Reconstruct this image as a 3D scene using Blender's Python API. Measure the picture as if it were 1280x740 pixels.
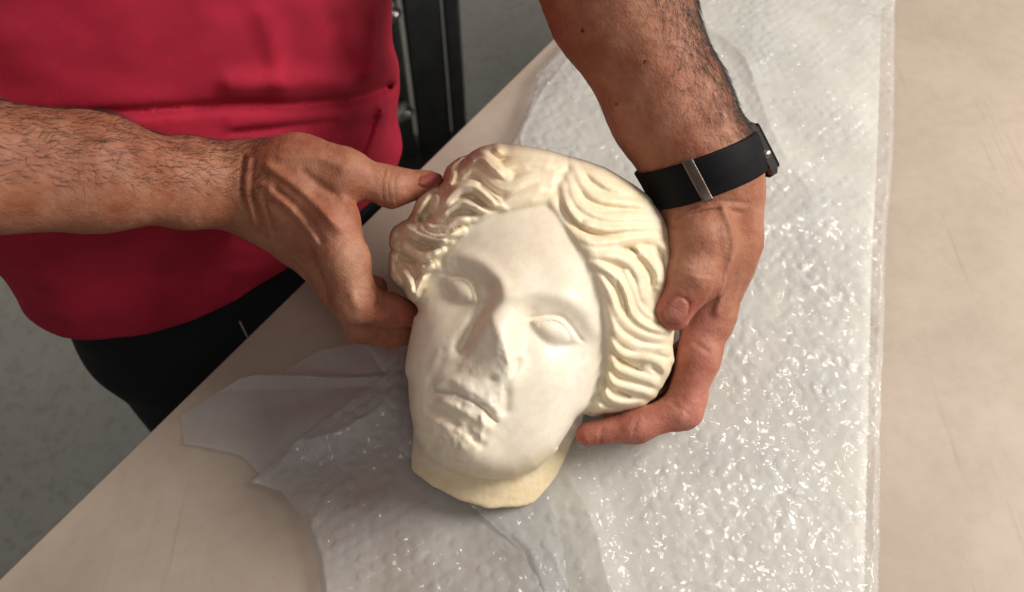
import bpy, math, random
import numpy as np
from mathutils import Matrix, Vector

# ------------------------------------------------------------------ camera, light, exposure
sc = bpy.context.scene
for o in list(bpy.data.objects):
    bpy.data.objects.remove(o)
PITCH = math.radians(55); D0 = 0.60; H0 = 0.10; K = 1.22 / 1280.0
B_ = np.array([0, -math.cos(PITCH), math.sin(PITCH)])        # towards the camera
U_ = np.array([0, math.sin(PITCH), math.cos(PITCH)])         # image up
R_ = np.array([1.0, 0, 0])
O_ = np.array([0, 0, H0])
CAM = O_ + B_ * D0
cam_d = bpy.data.cameras.new('camera'); cam = bpy.data.objects.new('camera', cam_d)
sc.collection.objects.link(cam); sc.camera = cam
cam.location = CAM; cam.rotation_euler = (math.pi / 2 - PITCH, 0, 0)
cam_d.sensor_width = 36; cam_d.lens = 36 / 1.22; cam_d.clip_start = 0.02; cam_d.clip_end = 100
cam_d.dof.use_dof = True; cam_d.dof.focus_distance = 0.56; cam_d.dof.aperture_fstop = 6.5

world = bpy.data.worlds.new('World'); sc.world = world; world.use_nodes = True
bg = world.node_tree.nodes['Background']
bg.inputs[0].default_value = (1.0, 0.95, 0.90, 1); bg.inputs[1].default_value = 0.19

def lamp(name, loc, target, sx, sy, power, col):
    l = bpy.data.lights.new(name, 'AREA'); l.shape = 'RECTANGLE'; l.size = sx; l.size_y = sy
    l.energy = power; l.color = col
    o = bpy.data.objects.new(name, l); sc.collection.objects.link(o)
    o.location = loc
    o.rotation_euler = (Vector(target) - Vector(loc)).to_track_quat('-Z', 'Y').to_euler()
    return o
lamp('ceiling_and_fill_light', (1.30, 0.10, 1.10), (0.05, 0.05, 0), 0.80, 0.55, 30, (1.0, 0.95, 0.87))
lamp('ceiling_and_fill_light', (0.35, -1.0, 1.6), (0.05, 0.05, 0), 0.30, 0.9, 3.5, (1.0, 0.95, 0.88))  # weak unseen fill lamp, added to soften the shade from the front
lamp('ceiling_and_fill_light', (-0.9, 0.9, 2.0), (-0.1, 0.2, 0), 0.5, 0.2, 6, (1.0, 0.95, 0.88))  # small unseen lamp, added to give the wrap glints on the left

sc.view_settings.view_transform = 'Standard'; sc.view_settings.look = 'None'
sc.view_settings.gamma = 1.0; sc.view_settings.use_curve_mapping = False
sc.view_settings.exposure = 0.22

rng = np.random.default_rng(7); random.seed(7)

# ------------------------------------------------------------------ helpers: coordinates
def cs(px, py, w):
    """a point seen at photo pixel px,py whose height towards the viewer is w (metres)"""
    d = D0 - w
    return np.array([(px - 640) * K * d, (370 - py) * K * d, w])
def to_world(q):
    q = np.asarray(q); return O_ + q[..., 0:1] * R_ + q[..., 1:2] * U_ + q[..., 2:3] * B_
def to_cs(p):
    p = np.asarray(p) - O_; return np.stack([p @ R_, p @ U_, p @ B_], -1)
def to_px(q):
    d = D0 - q[..., 2]; return 640 + q[..., 0] / (K * d), 370 - q[..., 1] / (K * d)
def on_plane(px, py, z=0.0):
    d = -B_ + (px - 640) * K * R_ + (370 - py) * K * U_
    return CAM + (z - CAM[2]) / d[2] * d

# ------------------------------------------------------------------ helpers: noise
_lat = rng.random((64, 64, 64)).astype(np.float32)
def vnoise(p):
    i = np.floor(p).astype(np.int64); f = (p - i).astype(np.float32); f = f * f * (3 - 2 * f)
    i0 = i & 63; i1 = (i + 1) & 63
    def g(a, b, c): return _lat[a[..., 0], b[..., 1], c[..., 2]]
    fx, fy, fz = f[..., 0], f[..., 1], f[..., 2]
    c00 = g(i0, i0, i0) * (1 - fx) + g(i1, i0, i0) * fx
    c10 = g(i0, i1, i0) * (1 - fx) + g(i1, i1, i0) * fx
    c01 = g(i0, i0, i1) * (1 - fx) + g(i1, i0, i1) * fx
    c11 = g(i0, i1, i1) * (1 - fx) + g(i1, i1, i1) * fx
    return (c00 * (1 - fy) + c10 * fy) * (1 - fz) + (c01 * (1 - fy) + c11 * fy) * fz - 0.5
def noise2(x, y, s=0.0):
    return vnoise(np.stack([x, y, np.full_like(x, s)], -1))
def smooth(a, b, x):
    t = np.clip((x - a) / (b - a), 0, 1); return t * t * (3 - 2 * t)

# ------------------------------------------------------------------ helpers: objects
def link(o, parent=None):
    sc.collection.objects.link(o)
    if parent is not None: o.parent = parent
    return o
def tag(o, label=None, cat=None, group=None, kind=None):
    if label: o['label'] = label
    if cat: o['category'] = cat
    if group: o['group'] = group
    if kind: o['kind'] = kind
    return o
def empty(name, loc, label, cat):
    o = bpy.data.objects.new(name, None); o.location = loc; o.empty_display_size = 0.02
    link(o); tag(o, label, cat); return o
def mesh_obj(name, verts, faces, mat, parent=None, smooth_shade=True, origin=None, cols=None, normals=None):
    v = np.asarray(verts, dtype=np.float32)
    if parent is not None: v = v - np.array(parent_loc(parent), dtype=np.float32)
    elif origin is not None: v = v - np.array(origin, dtype=np.float32)
    me = bpy.data.meshes.new(name)
    if isinstance(faces, np.ndarray):
        n, k = faces.shape
        me.vertices.add(len(v)); me.vertices.foreach_set('co', v.ravel())
        me.loops.add(n * k); me.loops.foreach_set('vertex_index', faces.ravel().astype(np.int32))
        me.polygons.add(n); me.polygons.foreach_set('loop_start', np.arange(0, n * k, k, dtype=np.int32))
        me.update(calc_edges=True); me.validate()
    else:
        me.from_pydata(v.tolist(), [], faces)
    me.polygons.foreach_set('use_smooth', [smooth_shade] * len(me.polygons))
    if cols is not None:
        at = me.color_attributes.new('tint', 'FLOAT_COLOR', 'POINT')
        c = np.ones((len(v), 4), np.float32); c[:, :cols.shape[1]] = cols
        at.data.foreach_set('color', c.ravel())
    me.materials.append(mat)
    if normals is not None: me.normals_split_custom_set_from_vertices(normals.tolist())
    o = bpy.data.objects.new(name, me)
    if parent is None and origin is not None: o.location = origin
    return link(o, parent)
def parent_loc(p):
    l = Vector((0, 0, 0))
    while p is not None: l += p.location; p = p.parent
    return l
def box(c, s, rz=0.0, bev=0.0):
    c = np.array(c); x, y, z = [k / 2 for k in s]
    b = min(bev, x * .9, y * .9, z * .9)
    if b <= 0:
        v = [(sx * x, sy * y, sz * z) for sz in (-1, 1) for sx, sy in ((-1, -1), (1, -1), (1, 1), (-1, 1))]
        f = [(3, 2, 1, 0), (4, 5, 6, 7), (0, 1, 5, 4), (1, 2, 6, 5), (2, 3, 7, 6), (3, 0, 4, 7)]
    else:
        v = []; f = []
        rings = [(-z, b), (-z + b, 0), (z - b, 0), (z, b)]
        for zz, ins in rings:
            X, Y = x - ins, y - ins
            for px, py in ((-X + b, -Y), (X - b, -Y), (X, -Y + b), (X, Y - b), (X - b, Y), (-X + b, Y), (-X, Y - b), (-X, -Y + b)):
                v.append((px, py, zz))
        for r in range(3):
            for k in range(8):
                f.append((r * 8 + k, r * 8 + (k + 1) % 8, r * 8 + 8 + (k + 1) % 8, r * 8 + 8 + k))
        f.append(tuple(range(7, -1, -1))); f.append(tuple(range(24, 32)))
    v = np.array(v); ca, sa = math.cos(rz), math.sin(rz)
    v = np.stack([v[:, 0] * ca - v[:, 1] * sa, v[:, 0] * sa + v[:, 1] * ca, v[:, 2]], -1) + c
    return v, f
def tube(pts, radii, n=12):
    pts = [Vector(p) for p in pts]; v = []; f = []
    for i, p in enumerate(pts):
        t = (pts[min(i + 1, len(pts) - 1)] - pts[max(i - 1, 0)]).normalized()
        a = t.orthogonal().normalized() if i == 0 else (a - t * a.dot(t)).normalized()
        b = t.cross(a)
        for k in range(n):
            an = 2 * math.pi * k / n
            v.append(p + (a * math.cos(an) + b * math.sin(an)) * radii[i])
    for i in range(len(pts) - 1):
        for k in range(n):
            f.append((i * n + k, i * n + (k + 1) % n, (i + 1) * n + (k + 1) % n, (i + 1) * n + k))
    f.append(tuple(range(n - 1, -1, -1))); f.append(tuple(range((len(pts) - 1) * n, len(pts) * n)))
    return np.array([list(q) for q in v]), f
def grid_faces(nu, nv, wrap_u=False):
    i = np.arange(nu if wrap_u else nu - 1); j = np.arange(nv - 1)
    I, J = np.meshgrid(i, j, indexing='ij'); I2 = (I + 1) % nu
    return np.stack([I * nv + J, I2 * nv + J, I2 * nv + J + 1, I * nv + J + 1], -1).reshape(-1, 4)

# ------------------------------------------------------------------ helpers: distance fields
def ellipsoid(P, c, r, ax=None, p=2.0):
    q = P - c
    if ax is not None: q = q @ ax.T
    q = np.abs(q) / np.array(r)
    s = (q ** p).sum(-1); n = s ** (1 / p)
    g = (q ** (p - 1)) / np.array(r) / np.maximum(n[..., None], 1e-4) ** (p - 1)
    return (n - 1) / np.maximum(np.sqrt((g ** 2).sum(-1)), 1e-3)
def rcone(P, a, ra, b, rb):
    ba = b - a; l2 = ba @ ba; pa = P - a
    t = np.clip(pa @ ba / l2, 0, 1)
    d = pa - t[..., None] * ba
    return np.sqrt((d * d).sum(-1)) - (ra + (rb - ra) * t)
def smin(a, b, k):
    h = np.maximum(k - np.abs(a - b), 0) / k
    return np.minimum(a, b) - h * h * k * 0.25
def smax(a, b, k): return -smin(-a, -b, k)
def mesh_sdf(f, lo, hi, h, margin=1.35, B=16):
    lo = np.array(lo); nb = np.ceil((np.array(hi) - lo) / (B * h)).astype(int)
    bi = np.stack(np.meshgrid(*[np.arange(n) for n in nb], indexing='ij'), -1).reshape(-1, 3)
    cen = lo + (bi + .5) * B * h
    keep = np.abs(np.concatenate([f(c) for c in np.array_split(cen, max(1, len(cen) // 100000))])) < .5 * math.sqrt(3) * B * h * margin
    bi = bi[keep]
    N = nb * B + 1
    loc = np.stack(np.meshgrid(*[np.arange(B + 1)] * 3, indexing='ij'), -1)
    vid, vco, quads = [], [], []
    def cid(c): return (c[..., 0] * N[1] + c[..., 1]) * N[2] + c[..., 2]
    for ch in np.array_split(np.arange(len(bi)), max(1, len(bi) // 60)):
        g = bi[ch][:, None, None, None, :] * B + loc
        P = (lo + g * h)
        V = f(P.reshape(-1, 3)).reshape(P.shape[:-1]).astype(np.float32)
        S = V < 0
        # cell vertices
        acc = np.zeros(V.shape[:1] + (B, B, B, 3), np.float32); cnt = np.zeros(acc.shape[:-1], np.float32)
        for ax in range(3):
            o = [a for a in range(3) if a != ax]
            for d1 in (0, 1):
                for d2 in (0, 1):
                    s0 = [slice(0, B)] * 3; s0[o[0]] = slice(d1, B + d1); s0[o[1]] = slice(d2, B + d2)
                    s1 = list(s0); s1[ax] = slice(1, B + 1)
                    a = V[(slice(None), *s0)]; b = V[(slice(None), *s1)]
                    m = (a < 0) != (b < 0)
                    t = np.where(m, a / np.where(m, a - b, 1), 0)
                    acc[..., ax] += t; acc[..., o[0]] += m * d1; acc[..., o[1]] += m * d2; cnt += m
        m = cnt > 0
        gc = g[:, :B, :B, :B][m]
        vid.append(cid(gc)); vco.append(lo + (gc + acc[m] / cnt[m][:, None]) * h)
        for ax in range(3):
            s0 = [slice(0, B)] * 3; s1 = [slice(0, B)] * 3; s1[ax] = slice(1, B + 1)
            a = S[(slice(None), *s0)]; b = S[(slice(None), *s1)]
            m = a != b
            gg = g[:, :B, :B, :B][m]; flip = a[m]
            e1 = np.zeros(3, int); e2 = np.zeros(3, int); e1[(ax + 1) % 3] = 1; e2[(ax + 2) % 3] = 1
            ok = ((gg - e1 - e2) >= 0).all(-1); gg = gg[ok]; flip = flip[ok]
            q = np.stack([cid(gg - e1 - e2), cid(gg - e2), cid(gg), cid(gg - e1)], -1)
            q[~flip] = q[~flip][:, ::-1]
            quads.append(q)
    vid = np.concatenate(vid); vco = np.concatenate(vco); q = np.concatenate(quads)
    od = np.argsort(vid); vid = vid[od]; vco = vco[od]
    ix = np.searchsorted(vid, q); ix = np.minimum(ix, len(vid) - 1)
    good = (vid[ix] == q).all(-1)
    return vco, ix[good]
def relax(v, q, it=1, lam=0.5):
    e = np.concatenate([q[:, [0, 1]], q[:, [1, 2]], q[:, [2, 3]], q[:, [3, 0]]])
    for _ in range(it):
        s = np.zeros_like(v); c = np.bincount(e[:, 0], minlength=len(v)).astype(float)
        for k in range(3): s[:, k] = np.bincount(e[:, 0], v[e[:, 1], k], minlength=len(v))
        v = v + lam * (s / np.maximum(c, 1)[:, None] - v)
    return v
def vnormals(v, q):
    n = np.cross(v[q[:, 2]] - v[q[:, 0]], v[q[:, 3]] - v[q[:, 1]]); out = np.zeros_like(v)
    for k in range(4):
        for c in range(3): out[:, c] += np.bincount(q[:, k], n[:, c], minlength=len(v))
    return out / np.maximum(np.linalg.norm(out, axis=1), 1e-12)[:, None]

# ------------------------------------------------------------------ helpers: materials
def new_mat(name):
    m = bpy.data.materials.new(name); m.use_nodes = True
    nt = m.node_tree; b = nt.nodes['Principled BSDF']
    return m, nt, b
def nd(nt, t, **kw):
    n = nt.nodes.new(t)
    for k, v in kw.items():
        if k in n.inputs: n.inputs[k].default_value = v
        else: setattr(n, k, v)
    return n
def tex(nt, scale, detail=4, rough=.55, typ='ShaderNodeTexNoise', vec=None):
    n = nd(nt, typ); n.inputs['Scale'].default_value = scale
    if 'Detail' in n.inputs: n.inputs['Detail'].default_value = detail
    if 'Roughness' in n.inputs: n.inputs['Roughness'].default_value = rough
    if vec is None:
        vec = nd(nt, 'ShaderNodeTexCoord').outputs['Object']
    nt.links.new(vec, n.inputs['Vector']); return n
def ramp(nt, src, stops):
    r = nd(nt, 'ShaderNodeValToRGB'); e = r.color_ramp.elements
    while len(e) < len(stops): e.new(0.5)
    for k, (p, c) in enumerate(stops): e[k].position = p; e[k].color = (*c, 1)
    nt.links.new(src, r.inputs[0]); return r.outputs[0]
def mixc(nt, fac, a, b, mode='MIX'):
    m = nd(nt, 'ShaderNodeMix', data_type='RGBA', blend_type=mode)
    for s, v in ((m.inputs[0], fac), (m.inputs[6], a), (m.inputs[7], b)):
        if isinstance(v, (int, float)): s.default_value = v
        elif isinstance(v, tuple): s.default_value = (*v, 1)
        else: nt.links.new(v, s)
    return m.outputs[2]
def bump(nt, b, hs, strength, dist):
    n = nd(nt, 'ShaderNodeBump'); n.inputs['Strength'].default_value = strength; n.inputs['Distance'].default_value = dist
    nt.links.new(hs, n.inputs['Height']); nt.links.new(n.outputs[0], b.inputs['Normal']); return n
def plain(name, col, rough=.5, metal=0.0, nscale=40, var=.12, bs=0.0):
    m, nt, b = new_mat(name)
    t = tex(nt, nscale)
    c = ramp(nt, t.outputs[0], [(.3, tuple(k * (1 - var) for k in col)), (.7, tuple(min(1, k * (1 + var)) for k in col))])
    nt.links.new(c, b.inputs['Base Color']); b.inputs['Roughness'].default_value = rough; b.inputs['Metallic'].default_value = metal
    if bs > 0: bump(nt, b, tex(nt, nscale * 6).outputs[0], bs, .0006)
    return m

def mat_marble():
    m, nt, b = new_mat('aged_marble')
    a = nd(nt, 'ShaderNodeVertexColor', layer_name='tint')
    big = tex(nt, 22, 5, .6); fine = tex(nt, 160, 4, .6)
    c = mixc(nt, ramp(nt, big.outputs[0], [(.35, (0, 0, 0)), (.75, (.5, .5, .5))]), a.outputs[0], (.93, .84, .66), 'MULTIPLY')
    c = mixc(nt, ramp(nt, fine.outputs[0], [(.4, (0, 0, 0)), (.8, (.4, .4, .4))]), c, (.78, .68, .54), 'MULTIPLY')
    nt.links.new(c, b.inputs['Base Color'])
    nt.links.new(ramp(nt, big.outputs[0], [(.3, (.40, .40, .40)), (.7, (.56, .56, .56))]), b.inputs['Roughness'])
    b.inputs['Subsurface Weight'].default_value = .25
    b.inputs['Subsurface Radius'].default_value = (.006, .004, .0025); b.inputs['Subsurface Scale'].default_value = .35
    b.inputs['Specular IOR Level'].default_value = .45
    vo = tex(nt, 150, 2, .5, 'ShaderNodeTexVoronoi'); pit = ramp(nt, vo.outputs['Distance'], [(.05, (0, 0, 0)), (.22, (1, 1, 1))])
    msk = ramp(nt, tex(nt, 35, 4).outputs[0], [(.5, (1, 1, 1)), (.62, (0, 0, 0))])
    ph = mixc(nt, msk, pit, (1.0, 1.0, 1.0)); ph = mixc(nt, .35, ph, tex(nt, 420, 3).outputs[0])
    bump(nt, b, ph, .35, .0007)
    return m
def mat_skin():
    m, nt, b = new_mat('skin')
    a = nd(nt, 'ShaderNodeVertexColor', layer_name='tint')
    n1 = tex(nt, 45, 5, .6); n2 = tex(nt, 260, 3, .6)
    c = mixc(nt, ramp(nt, n1.outputs[0], [(.35, (0, 0, 0)), (.65, (1, 1, 1))]), a.outputs[0], (.74, .56, .50), 'MULTIPLY')
    c = mixc(nt, ramp(nt, n2.outputs[0], [(.45, (0, 0, 0)), (.75, (.4, .4, .4))]), c, (.76, .60, .52), 'MULTIPLY')
    nt.links.new(c, b.inputs['Base Color'])
    b.inputs['Roughness'].default_value = .58; b.inputs['Specular IOR Level'].default_value = .32
    b.inputs['Subsurface Weight'].default_value = .18
    b.inputs['Subsurface Radius'].default_value = (.006, .0022, .0012); b.inputs['Subsurface Scale'].default_value = .5
    v = tex(nt, 520, 2, .5, 'ShaderNodeTexVoronoi'); n3 = tex(nt, 120, 4, .6)
    h = nd(nt, 'ShaderNodeMath', operation='ADD'); nt.links.new(v.outputs['Distance'], h.inputs[0]); nt.links.new(n3.outputs[0], h.inputs[1])
    bump(nt, b, h.outputs[0], .28, .0008)
    return m
def mat_fabric(name, col, scale=900, rough=.85):
    m, nt, b = new_mat(name)
    w = tex(nt, 35, 5)
    c = ramp(nt, w.outputs[0], [(.3, tuple(k * .85 for k in col)), (.7, tuple(k * 1.12 for k in col))])
    nt.links.new(c, b.inputs['Base Color']); b.inputs['Roughness'].default_value = rough
    b.inputs['Sheen Weight'].default_value = .12; b.inputs['Sheen Roughness'].default_value = .4
    b.inputs['Sheen Tint'].default_value = (*[min(1, k * 1.5) for k in col], 1)
    b.inputs['Specular IOR Level'].default_value = .2
    bump(nt, b, tex(nt, scale * 1.6, 2).outputs[0], .35, .0006)
    return m
def mat_film(name, body, alpha, rough, tint=(.82, .81, .79), facet=((170, .55), (400, .46))):
    """thin clear plastic: part lets the ground through, part scatters, part mirrors"""
    m, nt, b = new_mat(name)
    b.inputs['Base Color'].default_value = (*tint, 1); b.inputs['Roughness'].default_value = rough
    b.inputs['IOR'].default_value = 1.5; b.inputs['Specular IOR Level'].default_value = .12
    b.inputs['Coat Weight'].default_value = 1.0; b.inputs['Coat Roughness'].default_value = .045
    n = tex(nt, 14, 5, .6)
    r = nd(nt, 'ShaderNodeMapRange'); nt.links.new(n.outputs[0], r.inputs[0])
    r.inputs[1].default_value = .3; r.inputs[2].default_value = .7; r.inputs[3].default_value = alpha - body; r.inputs[4].default_value = alpha + body
    nt.links.new(r.outputs[0], b.inputs['Alpha'])
    # crumpled film breaks into tiny flat facets, each tilted its own way
    tc = nd(nt, 'ShaderNodeTexCoord').outputs['Object']
    wn_ = tex(nt, 60, 3, .6, vec=tc); wp = nd(nt, 'ShaderNodeVectorMath', operation='MULTIPLY_ADD')
    nt.links.new(wn_.outputs['Color'], wp.inputs[0]); wp.inputs[1].default_value = (.010, .010, .010); nt.links.new(tc, wp.inputs[2])
    geo = nd(nt, 'ShaderNodeNewGeometry'); cur = geo.outputs['Normal']
    for scl, amt in facet:
        vo = tex(nt, scl, 0, .5, 'ShaderNodeTexVoronoi', vec=wp.outputs[0])
        sb = nd(nt, 'ShaderNodeVectorMath', operation='SUBTRACT'); nt.links.new(vo.outputs['Color'], sb.inputs[0]); sb.inputs[1].default_value = (.5, .5, .5)
        ma = nd(nt, 'ShaderNodeVectorMath', operation='MULTIPLY_ADD'); nt.links.new(sb.outputs[0], ma.inputs[0]); ma.inputs[1].default_value = (amt, amt, amt * .3); nt.links.new(cur, ma.inputs[2]); cur = ma.outputs[0]
    nz = nd(nt, 'ShaderNodeVectorMath', operation='NORMALIZE'); nt.links.new(cur, nz.inputs[0])
    nt.links.new(nz.outputs[0], b.inputs['Coat Normal'])
    return m

M_marble = mat_marble(); M_skin = mat_skin()
M_shirt = mat_fabric('red_jersey', (.33, .013, .035)); M_trouser = mat_fabric('black_cloth', (.008, .008, .010))
M_strap = plain('black_strap', (.003, .003, .004), .65, 0, 300, .3, .3)
M_strap.node_tree.nodes['Principled BSDF'].inputs['Specular IOR Level'].default_value = .15
M_metal = plain('brushed_steel', (.42, .38, .36), .32, 1.0, 200, .1)
M_glass = plain('watch_glass', (.01, .01, .012), .06)
M_film = mat_film('bubble_film', .20, .42, .40, (.58, .58, .575))
M_sheet = mat_film('thin_plastic', .12, .42, .30, (.55, .53, .54), ((120, .30), (260, .2)))
M_foam = plain('cream_foam', (.64, .615, .55), .8, 0, 12, .10, .2)
M_black = plain('black_steel', (.032, .034, .034), .5, 0, 30, .3)
M_grey = plain('grey_steel', (.26, .27, .25), .45, .3, 30, .2)

# ------------------------------------------------------------------ floor and table
def mat_floor():
    m, nt, b = new_mat('concrete_floor')
    t = tex(nt, 2.2, 8, .62); s = tex(nt, 70, 6, .65)
    c = ramp(nt, t.outputs[0], [(.30, (.27, .265, .235)), (.52, (.30, .29, .26)), (.75, (.33, .32, .285))])
    c = mixc(nt, ramp(nt, s.outputs[0], [(.35, (.4, .4, .4)), (.5, (0, 0, 0))]), c, (.45, .46, .42), 'MULTIPLY')
    nt.links.new(c, b.inputs['Base Color']); b.inputs['Roughness'].default_value = .55
    bump(nt, b, s.outputs[0], .2, .002); return m
def mat_table():
    m, nt, b = new_mat('beige_tabletop')
    t = tex(nt, 9, 6, .6); s = tex(nt, 90, 4, .6)
    c = ramp(nt, t.outputs[0], [(.30, (.35, .28, .225)), (.55, (.40, .325, .265)), (.75, (.44, .36, .30))])
    c = mixc(nt, ramp(nt, s.outputs[0], [(.3, (.4, .4, .4)), (.55, (0, 0, 0))]), c, (.86, .82, .78), 'MULTIPLY')
    mp = nd(nt, 'ShaderNodeMapping'); nt.links.new(nd(nt, 'ShaderNodeTexCoord').outputs['Object'], mp.inputs[0]); mp.inputs['Scale'].default_value = (160, 5, 1); mp.inputs['Rotation'].default_value = (0, 0, .6)
    g = tex(nt, 1.0, 6, .7, vec=mp.outputs[0])
    c = mixc(nt, ramp(nt, g.outputs[0], [(.60, (0, 0, 0)), (.72, (.55, .55, .55))]), c, (.72, .64, .56), 'MULTIPLY')
    nt.links.new(c, b.inputs['Base Color']); b.inputs['Roughness'].default_value = .6
    bump(nt, b, s.outputs[0], .12, .0008); return m
M_floor = mat_floor(); M_table = mat_table()
gx = np.linspace(-6, 6, 25); G = np.stack(np.meshgrid(gx, gx, indexing='ij'), -1).reshape(-1, 2)
fl = mesh_obj('floor', np.c_[G, np.full(len(G), -.75)], grid_faces(25, 25), M_floor); tag(fl, kind='structure')

E0 = on_plane(290, 440)[:2]; E1 = on_plane(690, 50)[:2]
ED = (E1 - E0) / np.linalg.norm(E1 - E0); EN = np.array([ED[1], -ED[0]])    # along the edge; into the table
table = empty('table', (0.35, 0.05, -.75), 'beige tabletop with a straight edge, covered with clear wrap', 'table')
def tab(s, t): return E0 + ED * s + EN * t
def slab(c4, z0, z1, bev=.002):
    c4 = np.array(c4); cen = c4.mean(0); v = []
    for z, ins in ((z0, 0), (z1 - bev, 0), (z1 - bev * .3, bev * .3), (z1, bev)):
        for p in c4:
            d = (cen - p); v.append((*(p + d / np.linalg.norm(d) * ins * 1.4), z))
    f = [(3, 2, 1, 0), (12, 13, 14, 15)]
    for r in range(3):
        for k in range(4): f.append((r * 4 + k, r * 4 + (k + 1) % 4, r * 4 + 4 + (k + 1) % 4, r * 4 + 4 + k))
    return np.array(v), f
s0, s1, t1 = -.42, 1.25, .95
corners = [tab(s0, 0), tab(s0, t1), tab(s1, t1), tab(s1, 0)]
v, f = slab(corners, -.028, 0.0)
mesh_obj('tabletop', v, f, M_table, table, smooth_shade=False)
for s_, t_ in ((s0 + .08, .08), (s0 + .08, t1 - .08), (s1 - .08, t1 - .08), (s1 - .08, .08)):
    p = tab(s_, t_); v, f = box((*p, -.39), (.045, .045, .72), math.atan2(ED[1], ED[0]), .004)
    mesh_obj('leg', v, f, M_grey, table, smooth_shade=False)

# ------------------------------------------------------------------ sheets lying on the table
def inside(poly, x, y):
    poly = np.array(poly); r = np.zeros(x.shape, bool); j = len(poly) - 1
    for i in range(len(poly)):
        xi, yi = poly[i]; xj, yj = poly[j]
        r ^= ((yi > y) != (yj > y)) & (x < (xj - xi) * (y - yi) / (yj - yi + 1e-12) + xi); j = i
    return r
def pdist(poly, x, y, closed=True):
    d = np.full(x.shape, 1e9); poly = np.array(poly)
    for i in range(len(poly) if closed else len(poly) - 1):
        a = poly[i]; b = poly[(i + 1) % len(poly)]; ab = b - a
        t = np.clip(((x - a[0]) * ab[0] + (y - a[1]) * ab[1]) / (ab @ ab + 1e-12), 0, 1)
        d = np.minimum(d, np.hypot(x - a[0] - t * ab[0], y - a[1] - t * ab[1]))
    return d
def sheet(name, pxpoly, res, zfun, mat, label, cat, jag=.0025):
    poly = np.array([on_plane(*p)[:2] for p in pxpoly])
    lo = poly.min(0) - .01; hi = poly.max(0) + .01
    nx, ny = np.ceil((hi - lo) / res).astype(int) + 1
    X, Y = np.meshgrid(lo[0] + np.arange(nx) * res, lo[1] + np.arange(ny) * res, indexing='ij')
    wx = X + jag * .5 * noise2(X * 60, Y * 60, 3.3) + jag * 2 * noise2(X * 9, Y * 9, 8.1)
    wy = Y + jag * .5 * noise2(X * 60, Y * 60, 5.7) + jag * 2 * noise2(X * 9, Y * 9, 1.9)
    ins = inside(poly, wx, wy); dist = pdist(poly, wx, wy)
    Z = zfun(X, Y, dist)
    v = np.stack([X, Y, Z], -1).reshape(-1, 3); q = grid_faces(nx, ny)
    q = q[ins.reshape(-1)[q].all(-1)]
    used = np.zeros(len(v), bool); used[q.ravel()] = True
    rm = np.cumsum(used) - 1
    c = v[used].mean(0); c[2] = 0
    o = mesh_obj(name, v[used], rm[q], mat, origin=c)
    tag(o, label, cat); return o
NECK = on_plane(600, 600)[:2]
def facets(x, y, s, seed):
    """crumpled film: flat triangles meeting at creases"""
    a = x / s + y / s * .577; b = y / s * 1.155
    i = np.floor(a); j = np.floor(b); fx = a - i; fy = b - j; i = i.astype(int); j = j.astype(int)
    def h(p, q): return _lat[(p * 5 + q) & 63, (q * 7 + p // 3) & 63, seed & 63] - .5
    lo = h(i, j) + fx * (h(i + 1, j) - h(i, j)) + fy * (h(i + 1, j + 1) - h(i + 1, j))
    up = h(i, j) + fy * (h(i, j + 1) - h(i, j)) + fx * (h(i + 1, j + 1) - h(i, j + 1))
    return np.where(fx > fy, lo, up)
def wrapz(base, seed, bub=.0010, crk=.0022, big=.0075, pitch=.0105):
    def z(X, Y, dist):
        wx = X + .0035 * noise2(X * 55, Y * 55, seed + 1); wy = Y + .0035 * noise2(X * 55, Y * 55, seed + 2)
        ca, sa = math.cos(.5 + seed), math.sin(.5 + seed)
        a = (wx * ca - wy * sa) / pitch; b = (wx * sa + wy * ca) / (pitch * .866)
        row = np.floor(b); a2 = a + .5 * (row % 2); col = np.floor(a2)
        h = _lat[(col.astype(int) * 7) & 63, (row.astype(int) * 5) & 63, int(seed * 3) & 63]
        t = _lat[(col.astype(int) * 3 + 11) & 63, (row.astype(int) * 9) & 63, int(seed * 5) & 63]
        dx = a2 - col - .5; dy = b - row - .5
        rr = (dx * dx + dy * dy) / .215
        dome = np.maximum(1 - rr, 0) ** .55
        dome = dome * (.12 + 1.1 * h ** 2.5) * (1 + 1.6 * (t - .5) * dx * 2)
        n = facets(wx + .004 * noise2(X * 40, Y * 40, seed + 4), wy + .004 * noise2(X * 40, Y * 40, seed + 5), .0066, int(seed * 7)); n2 = facets(wx * .8 + .6 * wy, wy * .8 - .6 * wx, .0031, int(seed * 11))
        crush = .45 + 1.3 * np.clip(noise2(X * 16, Y * 16, seed + 9) + .25, 0, 1)
        wave = noise2(X * 9, Y * 9, seed + 6) + .5 * noise2(X * 22, Y * 22, seed + 7)
        fold = np.maximum(0, 1 - np.abs(noise2(X * 6 + .4 * Y, Y * 6, seed + 8)) * 14) ** 1.5
        amp = smooth(.02, .09, np.hypot((X - NECK[0]), (Y - NECK[1])))
        dome = np.minimum(dome, .8)
        zz = bub * dome + crk * (n * crush + .20 * n2 * crush + .5) + big * (wave + .45) + .0065 * fold
        edge = 1 - .6 * smooth(.006, 0, dist)
        return base + (.0012 + np.maximum(zz, 0) * (.25 + .75 * amp)) * edge
    return z
foam_poly = [(652, 168), (676, 118), (702, 84), (770, 0), (1104, -20), (1096, 190), (1088, 390), (1078, 790), (730, 790), (692, 700), (650, 640), (630, 520), (650, 320)]
sheet('foam_sheet', foam_poly, .0012, lambda X, Y, d: .003 + .004 * smooth(0, .02, d) + .006 * (noise2(X * 10, Y * 10, 4.) + .3) * smooth(0, .03, d), M_foam,
      'cream white foam sheet lying under the large clear bubble wrap', 'foam sheet', jag=.001)
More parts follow.
